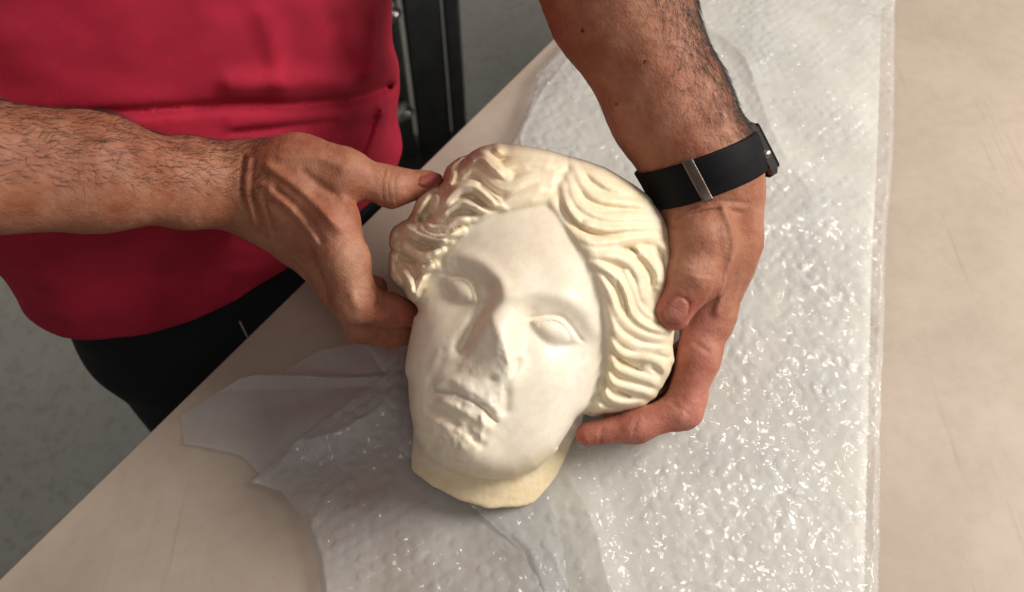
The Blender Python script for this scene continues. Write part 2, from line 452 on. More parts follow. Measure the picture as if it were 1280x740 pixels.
def sheetz(X, Y, d):
    a = noise2(X * 8 + 6 * Y, Y * 30 - X * 10, 2.2); b = noise2(X * 30, Y * 30, 6.1)
    return .0015 + np.maximum(0, .010 * (a + .30) + .004 * (b + .2) + .006 * np.maximum(0, 1 - np.abs(noise2(X * 7, Y * 26, 9.)) * 9))
sheet('plastic_sheet', [(225, 520), (300, 478), (352, 470), (400, 440), (452, 428), (520, 470), (520, 560), (440, 590), (330, 606), (300, 575), (230, 560)], .0010, sheetz, M_sheet,
      'creased thin grey plastic sheet under the fingers at the table edge', 'plastic sheet')
lower_poly = [(452, 432), (478, 470), (440, 500), (395, 535), (345, 585), (311, 611), (352, 622), (380, 655), (396, 700), (410, 790), (720, 790), (690, 600), (640, 420), (560, 380), (500, 420)]
sheet('bubble_wrap', lower_poly, .0011, wrapz(.006, 2.), M_film,
      'crumpled clear bubble wrap with a pointed corner left of the marble neck', 'bubble wrap')
upper_poly = [(497, 572), (560, 618), (612, 662), (655, 700), (690, 790), (1088, 790), (1092, 560), (1098, 380), (1110, 180), (1118, -20), (770, -20), (704, 66), (672, 104), (655, 160), (600, 270), (540, 380), (520, 480)]
sheet('bubble_wrap', upper_poly, .0011, wrapz(.012, 5.), M_film,
      'large crumpled clear bubble wrap spread under the right side of the marble head', 'bubble wrap')

# ------------------------------------------------------------------ the marble head
X0, X1, Y0, Y1 = 440, 900, 130, 690
PX, PY = np.meshgrid(np.arange(X0, X1), np.arange(Y0, Y1), indexing='xy'); PX = PX.astype(float); PY = PY.astype(float)
def spline(pts, n=7):
    p = np.array(pts, float)
    if len(p) < 3:
        t = np.linspace(0, 1, n)[:, None]; return p[0] * (1 - t) + p[1] * t
    p = np.vstack([2 * p[0] - p[1], p, 2 * p[-1] - p[-2]]); out = []
    for i in range(1, len(p) - 2):
        t = np.linspace(0, 1, n, endpoint=False)[:, None]
        a, b, c, d = p[i - 1:i + 3]
        out.append(.5 * ((2 * b) + (c - a) * t + (2 * a - 5 * b + 4 * c - d) * t ** 2 + (3 * b - a - 3 * c + d) * t ** 3))
    return np.vstack(out + [p[-2:-1]])
def stroke_field(pts, r0, r1=None, rm=None):
    """normalised signed distance to a curve (in radii) and the position along it"""
    c = spline(pts); r1 = r0 if r1 is None else r1; rm = (r0 + r1) / 2 if rm is None else rm
    R = max(r0, r1, rm) * 1.6 + 2
    xa, xb = int(max(c[:, 0].min() - R - X0, 0)), int(min(c[:, 0].max() + R - X0, X1 - X0)); ya, yb = int(max(c[:, 1].min() - R - Y0, 0)), int(min(c[:, 1].max() + R - Y0, Y1 - Y0))
    sl = (slice(ya, yb), slice(xa, xb)); x = PX[sl]; y = PY[sl]
    best = np.full(x.shape, 1e9); sg = np.zeros(x.shape); tt = np.zeros(x.shape); n = len(c) - 1
    for i in range(n):
        a, b = c[i], c[i + 1]; ab = b - a; L = ab @ ab + 1e-9
        t = np.clip(((x - a[0]) * ab[0] + (y - a[1]) * ab[1]) / L, 0, 1)
        dx = x - a[0] - t * ab[0]; dy = y - a[1] - t * ab[1]; d = np.hypot(dx, dy)
        m = d < best; best[m] = d[m]; sg[m] = np.sign(ab[0] * dy - ab[1] * dx)[m]; tt[m] = ((i + t) / n)[m]
    rr = np.where(tt < .5, r0 + (rm - r0) * tt * 2, rm + (r1 - rm) * (tt - .5) * 2)
    return sl, best / rr, sg, tt
def gauss(cx, cy, sx, sy, rot=0.0):
    a = math.radians(rot); dx = PX - cx; dy = PY - cy
    u = dx * math.cos(a) + dy * math.sin(a); v = -dx * math.sin(a) + dy * math.cos(a)
    return np.exp(-.5 * ((u / sx) ** 2 + (v / sy) ** 2))
def soft_line(pts, r, r1=None):
    out = np.zeros(PX.shape); sl, d, s, t = stroke_field(pts, r, r1)
    out[sl] = np.exp(-d * d * 2.2); return out
hair_poly = [(484, 292), (489, 280), (505, 270), (513, 262), (519, 247), (530, 238), (544, 226), (556, 206), (570, 192), (590, 183), (612, 177), (645, 176), (690, 184), (722, 192), (760, 206), (792, 225), (818, 243), (834, 262), (846, 288), (848, 312), (845, 338), (846, 370), (848, 407), (845, 432), (848, 452), (840, 470), (834, 486), (824, 501), (808, 511), (778, 519), (756, 521), (748, 527), (727, 530),
             (738, 505), (750, 478), (757, 440), (753, 385), (737, 340), (716, 300), (694, 266), (684, 258), (655, 262), (625, 268), (592, 284), (566, 312), (545, 345), (530, 372), (520, 385), (506, 377), (494, 362), (484, 347), (482, 318)]
outline = [(482, 318), (484, 292), (489, 280), (505, 270), (513, 262), (519, 247), (530, 238), (544, 226), (556, 206), (570, 192), (590, 183), (612, 177), (645, 176), (690, 184), (722, 192), (760, 206), (792, 225), (818, 243), (834, 262), (846, 288), (848, 312), (845, 338), (846, 370), (848, 407), (845, 432), (848, 452), (840, 470), (834, 486), (824, 501), (808, 511), (778, 519), (756, 521), (750, 527), (728, 530),
           (716, 550), (704, 580), (688, 628), (650, 633), (612, 636), (575, 625), (540, 607), (504, 581), (509, 560), (511, 530), (505, 500), (504, 466), (510, 430), (517, 395), (506, 377), (494, 362), (484, 347)]
hin = inside(hair_poly, PX, PY); hd = pdist(hair_poly, PX, PY); hsd = np.where(hin, hd, -hd)
oin = inside(outline, PX, PY); od_ = pdist(outline, PX, PY); osd = np.where(oin, od_, -od_)
jaw_poly = [(440, 470), (503, 478), (506, 518), (512, 540), (528, 563), (552, 582), (585, 595), (615, 600), (645, 598), (672, 588), (698, 568), (716, 545), (724, 532), (770, 540), (900, 540), (900, 130), (440, 130)]
jin = inside(jaw_poly, PX, PY); jd = pdist(jaw_poly, PX, PY); jsd = np.where(jin, jd, -jd)
hairm = smooth(-1.5, 5, hsd)
hairm_wide = smooth(-14, -2, hsd) * smooth(535, 520, PY)
# carved locks: (points, half-width start, half-width end, height in mm)
LOCKS = [
 # crown and left of the parting
 ([(704, 196), (670, 190), (640, 186), (612, 188)], 10, 8, 3.0), ([(700, 206), (668, 203), (642, 205), (624, 214)], 9, 6, 3.2),
 ([(634, 224), (617, 208), (605, 197), (594, 197), (586, 204)], 9, 7, 5.2), ([(690, 220), (662, 222), (640, 232), (626, 232), (615, 225), (604, 214), (590, 209), (578, 217), (571, 227)], 9, 7, 4.6),
 ([(686, 232), (660, 238), (642, 248), (628, 258)], 8, 6, 3.2),
 ([(632, 262), (612, 249), (594, 235), (577, 235), (563, 246), (551, 266)], 8, 9, 5.0), ([(610, 266), (592, 258), (578, 254), (562, 261), (548, 273)], 6, 7, 4.2),
 ([(684, 246), (655, 252), (632, 262), (606, 270), (590, 280)], 8, 6, 3.0),
 ([(538, 236), (530, 246), (522, 258), (516, 268)], 9, 9, 5.5), ([(541, 241), (545, 250), (540, 262)], 6, 6, 3.6), ([(566, 210), (564, 222), (560, 232)], 7, 6, 4.0),
 ([(592, 274), (572, 276), (556, 284), (542, 286), (530, 280)], 6, 6, 4.4), ([(578, 288), (562, 294), (546, 296), (532, 290), (520, 282)], 6, 6, 4.4),
 ([(503, 279), (512, 287), (526, 295), (548, 301), (562, 300)], 9, 5, 5.0), ([(490, 284), (489, 298), (498, 308)], 9, 7, 5.0),
 ([(552, 312), (540, 318), (526, 321), (511, 311), (497, 298)], 6, 8, 4.2), ([(544, 330), (533, 336), (524, 334)], 6, 5, 3.6),
 ([(486, 322), (487, 340), (496, 352)], 8, 8, 4.6), ([(499, 334), (508, 344), (514, 358), (515, 370)], 7, 6, 4.6), ([(532, 344), (524, 356), (519, 374)], 6, 5, 3.4),
 # right of the parting
 ([(726, 194), (765, 208), (798, 228), (828, 254), (843, 286)], 6, 7, 3.8), ([(718, 197), (748, 210), (784, 230), (812, 248)], 5, 6, 3.2), ([(848, 300), (842, 325), (846, 350), (840, 375)], 6, 6, 3.6),
 ([(712, 188), (680, 183), (648, 179), (628, 181)], 7, 6, 3.2), ([(598, 182), (580, 190), (566, 202), (556, 216)], 6, 7, 4.0), ([(846, 400), (838, 420), (846, 440), (838, 462)], 5, 6, 3.2),
 ([(716, 200), (728, 229), (748, 246), (774, 251), (802, 255), (824, 266)], 7, 7, 3.6), ([(731, 206), (751, 223), (773, 235), (802, 243), (820, 256)], 8, 7, 3.4),
 ([(742, 205), (765, 218), (790, 228), (810, 240)], 8, 7, 3.2), ([(714, 222), (720, 248), (738, 264), (765, 272), (798, 272), (826, 274)], 8, 8, 4.2),
 ([(706, 234), (712, 260), (729, 277), (757, 285), (790, 284), (826, 284)], 7, 7, 4.4), ([(689, 250), (697, 278), (716, 294), (741, 303), (770, 301), (802, 296), (830, 296)], 7, 8, 3.8),
 ([(706, 294), (722, 306), (740, 313), (760, 314), (776, 306)], 6, 5, 3.0), ([(834, 268), (841, 290), (843, 312)], 7, 8, 3.5),
 ([(738, 318), (768, 320), (790, 330), (800, 346), (804, 366), (810, 384)], 7, 7, 4.6), ([(800, 312), (815, 326), (825, 342), (824, 358)], 8, 7, 4.8), ([(824, 300), (838, 318), (840, 338), (834, 350)], 7, 7, 4.4),
 ([(738, 328), (764, 341), (781, 362), (791, 392), (812, 409), (844, 416)], 6, 7, 5.0), ([(783, 340), (792, 362), (802, 386), (818, 400)], 5, 5, 4.0),
 ([(748, 344), (762, 367), (772, 393), (792, 413), (818, 423), (846, 424)], 6, 7, 4.2), ([(754, 366), (761, 394), (772, 418), (796, 434), (818, 437), (845, 437)], 6, 8, 4.4),
 ([(758, 404), (765, 430), (782, 444), (804, 446), (822, 452), (834, 464), (830, 476)], 6, 7, 5.0), ([(758, 434), (769, 458), (788, 468), (807, 474), (826, 481)], 6, 7, 4.6),
 ([(756, 458), (765, 477), (785, 485), (804, 490), (821, 497)], 6, 7, 4.6), ([(752, 480), (762, 498), (785, 506), (811, 506)], 6, 7, 4.8), ([(745, 504), (757, 514), (780, 515)], 6, 5, 3.6),
 ([(814, 452), (808, 462), (818, 470)], 6, 5, 3.0), ([(846, 352), (838, 372), (842, 396)], 8, 8, 3.4),
]
hair_h = np.zeros(PX.shape)
for k, (pts, a, b, h) in enumerate(LOCKS):
    sl, d, s, t = stroke_field(pts, *((a * 1.05, b * 1.1, max(a, b) * 1.15) if pts[0][0] < 636 else (a * 1.12, b * 1.2, max(a, b) * 1.28)))
    prof = np.maximum(1 - d * d, 0) ** .72
    strand = 1 - .10 * (.5 - .5 * np.cos(d * s * 2 * math.pi * 1.25 + k)) * smooth(0, .2, prof)
    ends = .55 + .45 * smooth(0, .18, t) * smooth(1.0, .86, t)
    hair_h[sl] = np.maximum(hair_h[sl], h * (1.75 if pts[0][0] < 636 else 1.08) * prof * strand * ends)
k5 = np.array([1, 2, 3, 2, 1.]) / 9
hair_0 = hair_h.copy()
for ax_ in (0, 1): hair_h = sum(w_ * np.roll(hair_h, s_, ax_) for w_, s_ in zip(k5, range(-2, 3)))
hair_h = hair_0 + (hair_h - hair_0) * smooth(590, 690, PX)
GROOVES = [([(596, 228), (610, 241), (627, 257)], 3.0, 4.0), ([(590, 249), (606, 259)], 2.5, 3.0), ([(523, 300), (536, 304), (550, 305)], 3, 3.2), ([(497, 318), (510, 324), (524, 329)], 5, 4.5), ([(700, 246), (709, 267), (725, 284), (749, 294), (782, 292)], 2.6, 2.6),
           ([(776, 311), (788, 311), (799, 318)], 2.6, 3.0), ([(768, 443), (784, 455), (802, 464)], 2.4, 3.0), ([(770, 486), (780, 492), (790, 496)], 2.4, 3.0), ([(727, 250), (744, 262), (770, 266)], 2, 1.6), ([(752, 410), (757, 470), (748, 500)], 3, 2.2),
           ([(550, 285), (556, 292), (566, 288)], 2.2, 2.2), ([(540, 268), (531, 276), (522, 274)], 3, 3.5), ([(768, 345), (780, 372), (786, 398)], 2.2, 2.2)]
for pts, r, h in GROOVES:
    sl, d, s, t = stroke_field(pts, r); hair_h[sl] -= h * np.maximum(1 - d * d, 0) * smooth(0, .2, t) * smooth(1, .8, t)
soft_in = smooth(-3, 20, hsd)
disp = smooth(-4, 15, hsd) * (2.2 + 1.2 * smooth(600, 660, PX)) * (.45 + .55 * smooth(35, 120, np.hypot(PX - 690, PY - 252))) + hairm * hair_h * (.45 + .55 * soft_in)
# eyes
def eye(cx, cy, a, b, rot, depth):
    an = math.radians(rot); dx = PX - cx; dy = PY - cy
    u = (dx * math.cos(an) + dy * math.sin(an)) / a; v = (-dx * math.sin(an) + dy * math.cos(an)) / b
    vv = v * (1 + .45 * u * u)                      # pointed corners
    e = np.sqrt(u * u + vv * vv)
    out = -depth * np.exp(-.5 * ((u / 1.45) ** 2 + (v / 1.75) ** 2))
    out += (depth * .38 + 3.4) * np.maximum(1 - (e / 1.2) ** 2, 0) ** .75
    lid = np.exp(-.5 * ((e - 1.24) / .14) ** 2)
    out += lid * (2.0 - .8 * np.tanh(v * 3))
    out -= .5 * np.exp(-.5 * ((e - .93) / .08) ** 2) * (v < .2)
    out -= 1.2 * np.exp(-.5 * ((e - 1.62) / .16) ** 2) * smooth(.1, -.4, v)
    return out
EYES = [(576, 363, 18.5, 11.5, 36), (693, 414, 22, 12, 23)]
disp += eye(*EYES[0], 7.5) + eye(*EYES[1], 6.0)
# brows, sockets, cheeks
disp += 2.2 * soft_line([(549, 334), (572, 321), (598, 327), (620, 346), (632, 368)], 16) + 1.5 * soft_line([(648, 368), (672, 366), (704, 373), (730, 390), (742, 412)], 16)
disp += -5.5 * soft_line([(611, 360), (608, 378), (594, 404), (576, 436)], 16, 14) - 1.2 * soft_line([(662, 392), (656, 412), (652, 436)], 16)
disp += 3.0 * gauss(690, 478, 34, 26, 20) + 2.0 * gauss(540, 430, 16, 26, 15)
disp += -1.8 * soft_line([(646, 452), (634, 480), (632, 512)], 10)
disp += -.8 * soft_line([(556, 440), (545, 466), (536, 492)], 9)
# mouth and chin
disp += 1.8 * gauss(588, 486, 24, 9, 25)
disp += 3.6 * gauss(582, 506, 36, 24, 24)
disp += 1.1 * soft_line([(546, 483), (563, 474), (584, 485), (606, 500), (622, 520)], 8)
disp += 1.7 * soft_line([(554, 502), (576, 512), (598, 524), (611, 534)], 9)
disp += -2.3 * soft_line([(543, 488), (556, 491), (569, 492), (584, 499), (604, 511), (620, 527)], 3.4, 2.6)
disp += -2.2 * soft_line([(537, 512), (560, 524), (582, 538), (602, 556)], 8)
disp += 1.8 * soft_line([(603, 522), (603, 536), (600, 550)], 6)
disp += 8.0 * gauss(574, 560, 32, 23, 24) - 1.2 * gauss(632, 560, 18, 26, 0)
# chips and wear
nA = noise2(PX / 9, PY / 9, 1.5) + .6 * noise2(PX / 4.5, PY / 4.5, 2.5) + .35 * noise2(PX / 2.2, PY / 2.2, 3.5)
nB = noise2(PX / 22, PY / 22, 4.5)
rough_m = np.clip(gauss(592, 455, 20, 34, 20) + gauss(560, 552, 26, 32, 30) + .5 * gauss(590, 512, 30, 18, 25) + .8 * gauss(604, 500, 10, 14) + .7 * gauss(560, 330, 18, 8, 10), 0, 1)
disp += rough_m * 2.4 * nA + .5 * nB
wear = smooth(.02, .22, noise2(PX / 16, PY / 16, 7.7)) * hairm * smooth(640, 560, PX) * .8
disp -= wear * (1 + nA)
disp += hairm * nA * .45
disp += 4.5 * gauss(606, 187, 7, 6) + 4.5 * gauss(622, 185, 6, 6) - 3 * gauss(580, 192, 16, 8, -25)
disp -= 1.2 * gauss(728, 277, 3, 3) + 1.2 * gauss(615, 474, 4, 3)
neckm = smooth(0, 10, (PY - (585 + .0 * PX)) + np.where(PX > 640, (PX - 640) * .35, 0))
disp += 1.6 * np.maximum(0, nA) * smooth(600, 625, PY)
disp = disp * .001
edge_h = (hairm_wide * 9.0 + 1.3 * nA * smooth(590, 610, PY)) * .001
def samp(img, px, py, fill=0.0):
    x = np.clip(px - X0, 0, X1 - X0 - 1.001); y = np.clip(py - Y0, 0, Y1 - Y0 - 1.001)
    i = x.astype(int); j = y.astype(int); fx = x - i; fy = y - j
    return (img[j, i] * (1 - fx) + img[j, i + 1] * fx) * (1 - fy) + (img[j + 1, i] * (1 - fx) + img[j + 1, i + 1] * fx) * fy
an = math.radians(22)
AX = np.array([[math.cos(an), -math.sin(an), 0], [math.sin(an), math.cos(an), 0], [0, 0, 1.0]])   # rows: head right, head up, head front
yaw = math.radians(-11)
RY = np.array([[math.cos(yaw), 0, -math.sin(yaw)], [0, 1, 0], [math.sin(yaw), 0, math.cos(yaw)]])
AXF = RY @ AX
def head_sdf(P):
    px, py = to_px(P)
    face = ellipsoid(P, cs(629, 432, -.004), (.0715, .100, .079), AXF, 2.35)
    jaw = ellipsoid(P, cs(604, 522, .018), (.0535, .044, .048), AXF, 2.2)
    skull = ellipsoid(P, cs(668, 335, -.020), (.100, .094, .082), AX, 2.15)
    bunr = ellipsoid(P, cs(792, 420, -.012), (.036, .068, .042), AX, 2.0)
    bunl = ellipsoid(P, cs(523, 312, -.012), (.030, .048, .034), AX, 2.0)
    d = smin(face, jaw, .03); d = smin(d, skull, .030)
    d = smin(d, bunr, .020); d = smin(d, bunl, .022)
    # nose: broken wedge
    n = rcone(P, cs(637, 358, .058), .0145, cs(618, 412, .0715), .0140)
    n = smin(n, rcone(P, cs(618, 412, .0715), .0140, cs(600, 458, .0865), .0155), .008)
    n = smin(n, rcone(P, cs(582, 462, .073), .0120, cs(613, 467, .076), .0120), .010)
    rgh = samp(nA, px, py) * .0022
    n = smax(n, (P - cs(613, 432, .0845)) @ np.array([-.53, -.05, .846]) + rgh, .0016)
    n = smax(n, (P - cs(600, 464, .090)) @ np.array([.08, -.66, .747]) - rgh, .0016)
    n = smax(n, (P - cs(584, 452, .080)) @ np.array([-.25, -.35, .90]) + rgh, .0016)
    d = smin(d, n, .014)
    d = smax(d, -samp(osd, px, py) * K * (D0 - P[..., 2]) + .0052 * samp(hairm_wide, px, py), np.where(py > 560, .0022, .010))
    fac = smooth(-.055, -.005, P[..., 2])
    d = d - samp(disp, px, py) * (.35 + .65 * fac)
    d = smax(d, -samp(jsd, px, py) * K * (D0 - P[..., 2]), .016)
    # neck stump
    a, b = cs(628, 520, -.046), cs(556, 740, -.046)
    nk = rcone(P, a, .062, b, .064)
    nk = nk - .0006 * samp(nA, px, py)
    d = smin(d, nk, .006)
    d = smax(d, -samp(osd, px, py) * K * (D0 - P[..., 2]) - samp(edge_h, px, py), .0022)
    z = H0 + P[..., 1] * U_[2] + P[..., 2] * B_[2]
    nz = .0016 * samp(nA, px, py)
    d = smax(d, .0165 - z + nz, .003)
    return d
hv, hq = mesh_sdf(head_sdf, cs(470, 650, -.12) + np.array([-.03, -.01, -.02]), cs(860, 160, .02) + np.array([.03, .02, .11]), .00095, 2.2)
hv = relax(hv, hq, 1, .3)
hpx, hpy = to_px(hv); front = hv[:, 2]
hn = vnormals(hv, hq)
hw = to_world(hv); hnw = hn[:, :1] * R_ + hn[:, 1:2] * U_ + hn[:, 2:3] * B_
# colour of the stone: pale face with light painted onto the right cheek, yellow patina in hair and neck, grey-brown soil on the breaks
def at(img): return samp(img, hpx, hpy)
pal = np.array([.83, .745, .625]); yel = np.array([.77, .65, .43]); soil = np.array([.50, .43, .33]); white = np.array([.88, .835, .745])
patch = at(noise2(PX / 40, PY / 40, 11.3)) + .5 * at(noise2(PX / 15, PY / 15, 12.3))
hm = at(hairm)[:, None]; nm = smooth(574, 604, hpy + np.maximum(0, hpx - 640) * .55 + np.maximum(0, 560 - hpx) * .35)[:, None] * (at(hairm)[:, None] < .5)
col = pal + (white - pal) * np.clip(at(gauss(680, 500, 60, 60)) * .9, 0, 1)[:, None]  # bright right cheek: light falling there is put into the tint
col = col + (yel - col) * (hm * (.40 + .45 * np.clip(patch + .15, 0, 1))[:, None])
col = col + (yel - col) * (nm * .85)
sm = np.clip(at(rough_m) * np.clip(.1 + 1.1 * at(nA), 0, 1) * .45 + .55 * at(gauss(588, 455, 14, 20, 20)) * np.clip(.5 + at(nA), 0, 1) + .35 * at(wear) / .8, 0, .75)
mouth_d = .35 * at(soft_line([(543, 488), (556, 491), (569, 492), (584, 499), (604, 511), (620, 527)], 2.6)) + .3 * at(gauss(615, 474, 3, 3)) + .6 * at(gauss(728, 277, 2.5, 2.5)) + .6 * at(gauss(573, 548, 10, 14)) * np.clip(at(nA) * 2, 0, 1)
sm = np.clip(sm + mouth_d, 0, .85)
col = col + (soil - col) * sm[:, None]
rust = np.clip(at(gauss(600, 190, 34, 10, -10)) * .8 + at(gauss(562, 222, 8, 16)) * .9 + at(gauss(520, 268, 12, 9)) * .6 + at(gauss(490, 290, 8, 12)) * .5, 0, .8) * hm[:, 0]
col = col + (np.array([.50, .33, .20]) - col) * rust[:, None]
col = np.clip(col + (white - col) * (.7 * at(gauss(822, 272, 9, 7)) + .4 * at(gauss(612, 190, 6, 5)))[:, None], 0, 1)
base = to_world(cs(610, 600, 0.0)); base = np.array([base[0], base[1], .0165])
head = empty('marble_head', base, 'broken ancient white marble head with wavy parted hair held in two hands', 'sculpture')
qc = hq; fx = hpx[qc].mean(1); fy = hpy[qc].mean(1); fw = front[qc].mean(1)
def rid(poly): return inside(poly, fx, fy)
part = np.zeros(len(hq), int)                                   # 0 face
part[samp(hsd, fx, fy) > -1] = 1
part[fw < -.035] = 1                                              # the back belongs to the hair mass
nf = smooth(0, 1, 0)
neckpoly = [(495, 560), (515, 558), (540, 578), (575, 594), (610, 600), (645, 598), (680, 582), (705, 560), (722, 533), (760, 700), (480, 700)]
part[rid(neckpoly)] = 2
def ell(cx, cy, a, b, rot, s):
    an = math.radians(rot); dx = fx - cx; dy = fy - cy
    u = (dx * math.cos(an) + dy * math.sin(an)) / a; v = (-dx * math.sin(an) + dy * math.cos(an)) / b; return u * u + v * v < s * s
part[(part == 0) & ell(*EYES[0], 1.15)] = 3; part[(part == 0) & ell(*EYES[1], 1.15)] = 4
part[(part == 0) & rid([(628, 372), (646, 372), (642, 420), (636, 462), (626, 482), (596, 486), (572, 470), (572, 448), (596, 410), (614, 380)])] = 5
part[(part == 0) & rid([(540, 488), (556, 472), (580, 480), (608, 496), (626, 524), (612, 544), (584, 530), (552, 510)])] = 6
for k in (3, 4, 5, 6):                                           # drop stray slivers from the small regions
    ids = np.where(part == k)[0]; lab = {}
    root = np.arange(len(hv))
    def fnd(x):
        while root[x] != x: root[x] = root[root[x]]; x = root[x]
        return x
    for i in ids:
        r = fnd(hq[i, 0])
        for c in hq[i, 1:]: root[fnd(c)] = r
    rr = np.array([fnd(hq[i, 0]) for i in ids]); u, cnt = np.unique(rr, return_counts=True)
    part[ids[rr != u[np.argmax(cnt)]]] = 0
made = {}
for k, nm_, par in ((1, 'hair', None), (0, 'face', None), (2, 'neck', None), (3, 'eye', 0), (4, 'eye', 0), (5, 'nose', 0), (6, 'mouth', 0)):
    q = hq[part == k]; used = np.zeros(len(hv), bool); used[q.ravel()] = True; rm = np.cumsum(used) - 1
    made[k] = mesh_obj(nm_, hw[used], rm[q], M_marble, head if par is None else made[par], cols=col[used], normals=hnw[used])
made[1]['label'] = 'yellowed wavy carved hair swept from a centre parting'
made[2]['label'] = 'yellow stained broken neck stump'
made[5]['label'] = 'chipped nose with its tip broken off'

# ------------------------------------------------------------------ the person: arms and hands
def set_canvas(a, b, c, d):
    global X0, X1, Y0, Y1, PX, PY
    X0, X1, Y0, Y1 = a, b, c, d
    PX, PY = np.meshgrid(np.arange(X0, X1), np.arange(Y0, Y1), indexing='xy'); PX = PX.astype(float); PY = PY.astype(float)
W2C = lambda x, y, z: to_cs(np.array([x, y, z]))
def chain(*pts):
    out = []
    for (a, ra), (b, rb) in zip(pts[:-1], pts[1:]): out.append((np.asarray(a, float), ra, np.asarray(b, float), rb))
    return out
c_ = cs
elbL = W2C(.012, .232, .316); shoL = W2C(-.12, .31, .50)
ARM_L = dict(
 palm=chain((shoL, .062), (elbL, .050), (c_(772, 0, .030), .0455), (c_(838, 140, .018), .0385), (c_(880, 208, .012), .0345), (c_(893, 244, .006), .0305), (c_(904, 302, .002), .0235), (c_(884, 396, -.005), .0180))
  + chain((c_(868, 195, .014), .031), (c_(880, 250, .008), .028))
  + chain((c_(893, 244, -.008), .028), (c_(902, 325, -.040), .021), (c_(880, 390, -.062), .015))
  + chain((c_(898, 300, -.014), .024), (c_(887, 398, -.026), .0165)) + chain((c_(900, 310, -.03), .022), (c_(885, 396, -.046), .0155)),
 fingers=[chain((c_(876, 250, .016), .0235), (c_(878, 302, .028), .0208), (c_(867, 348, .034), .0165), (c_(841, 389, .034), .0132)),
  chain((c_(884, 396, -.005), .0180), (c_(874, 445, .000), .0140), (c_(853, 512, .004), .0128), (c_(795, 533, .010), .0104), (c_(734, 543, .010), .0082)),
  chain((c_(887, 398, -.026), .0160), (c_(858, 500, -.018), .0125), (c_(805, 520, -.020), .0105), (c_(770, 522, -.022), .009)),
  chain((c_(885, 396, -.046), .0150), (c_(864, 465, -.042), .012), (c_(838, 478, -.044), .010)),
  chain((c_(880, 390, -.062), .0145), (c_(868, 438, -.056), .011), (c_(845, 445, -.057), .009))])
elbR = W2C(-.395, -.065, .310); shoR = W2C(-.40, .05, .50)
ARM_R = dict(
 palm=chain((shoR, .060), (elbR, .050), (c_(120, 216, .085), .0335), (c_(235, 230, .036), .0265), (c_(300, 234, .014), .0235), (c_(352, 240, .022), .0245), (c_(416, 276, .038), .0165))
  + chain((c_(240, 226, .028), .025), (c_(310, 238, .006), .0225), (c_(395, 303, .026), .0160))
  + chain((c_(312, 242, .004), .0225), (c_(368, 300, .010), .0150)) + chain((c_(312, 240, -.004), .0215), (c_(348, 284, -.008), .0145))
  + chain((c_(318, 224, .016), .0225), (c_(372, 212, .026), .0205), (c_(425, 214, .032), .0145)),
 fingers=[chain((c_(372, 212, .026), .0200), (c_(432, 218, .032), .0150), (c_(488, 234, .022), .0126), (c_(538, 230, .008), .0098)),
  chain((c_(416, 276, .038), .0162), (c_(431, 325, .040), .0150), (c_(443, 375, .032), .0148), (c_(486, 388, .016), .0106), (c_(522, 395, .000), .0090)),
  chain((c_(395, 303, .026), .0155), (c_(424, 356, .018), .0142), (c_(452, 405, .006), .0120), (c_(486, 415, -.003), .0100), (c_(516, 417, -.011), .0085)),
  chain((c_(368, 300, .010), .0145), (c_(428, 368, -.004), .012), (c_(490, 385, -.014), .0095)),
  chain((c_(348, 284, -.008), .014), (c_(414, 345, -.020), .011), (c_(470, 360, -.026), .0088))])
set_canvas(0, 980, 0, 580)
bd = np.zeros(PX.shape)
def add(h, pts, r, r1=None): global bd; bd = bd + h * soft_line(pts, r, r1)
# right hand: wrist folds, tendons, knuckles, thumb creases
for h, pts, r in ((-1.1, [(304, 196), (301, 235), (310, 274)], 3.5), (-.8, [(318, 200), (315, 242), (324, 278)], 3.5), (.7, [(311, 198), (308, 238), (317, 276)], 4), (-.6, [(334, 212), (331, 248), (342, 290)], 4),
    (2.0, [(335, 208), (375, 236), (414, 276)], 9), (1.3, [(330, 232), (365, 262), (394, 300)], 8), (-1.6, [(345, 238), (385, 272), (402, 300)], 6), (-1.3, [(380, 216), (410, 240), (432, 262)], 9),
    (1.8, [(410, 272), (424, 286)], 11), (1.4, [(440, 368), (446, 382)], 10), (-.6, [(418, 368), (440, 362), (462, 364)], 2.5), (-.5, [(418, 376), (440, 370), (464, 372)], 2.5),
    (-.6, [(481, 214), (477, 236), (482, 258)], 2.2), (-.6, [(488, 215), (485, 236), (489, 258)], 2.2), (-.5, [(495, 217), (493, 236), (496, 256)], 2.2), (-.8, [(452, 262), (458, 256), (470, 254)], 3),
    (1.0, [(352, 196), (392, 196), (430, 208)], 9), (-.8, [(466, 360), (473, 372), (470, 384)], 3)): add(h, pts, r)
# left hand
for h, pts, r in ((-1.0, [(842, 284), (866, 268), (900, 262), (925, 266)], 4), (-.8, [(845, 272), (872, 258), (905, 252), (935, 254)], 4), (.8, [(845, 278), (870, 263), (902, 257)], 4), (1.8, [(905, 262), (918, 300), (908, 350), (896, 390)], 8),
    (-.5, [(896, 285), (902, 320), (898, 350)], 7), (-.7, [(895, 355), (885, 374), (872, 390), (864, 402)], 4), (-.6, [(852, 336), (868, 342), (890, 346)], 2.4), (-.5, [(850, 344), (866, 350), (886, 355)], 2.4),
    (1.2, [(866, 345), (874, 350)], 12), (-.7, [(840, 505), (852, 512), (862, 518)], 3), (1.2, [(855, 515), (850, 524)], 10), (-.6, [(796, 524), (792, 540)], 3), (-.7, [(752, 534), (750, 552)], 2.5), (-.8, [(870, 430), (885, 440)], 4),
    (.4, [(800, 30), (845, 120), (880, 190)], 14), (.5, [(858, 40), (884, 110), (905, 165)], 9)): add(h, pts, r)
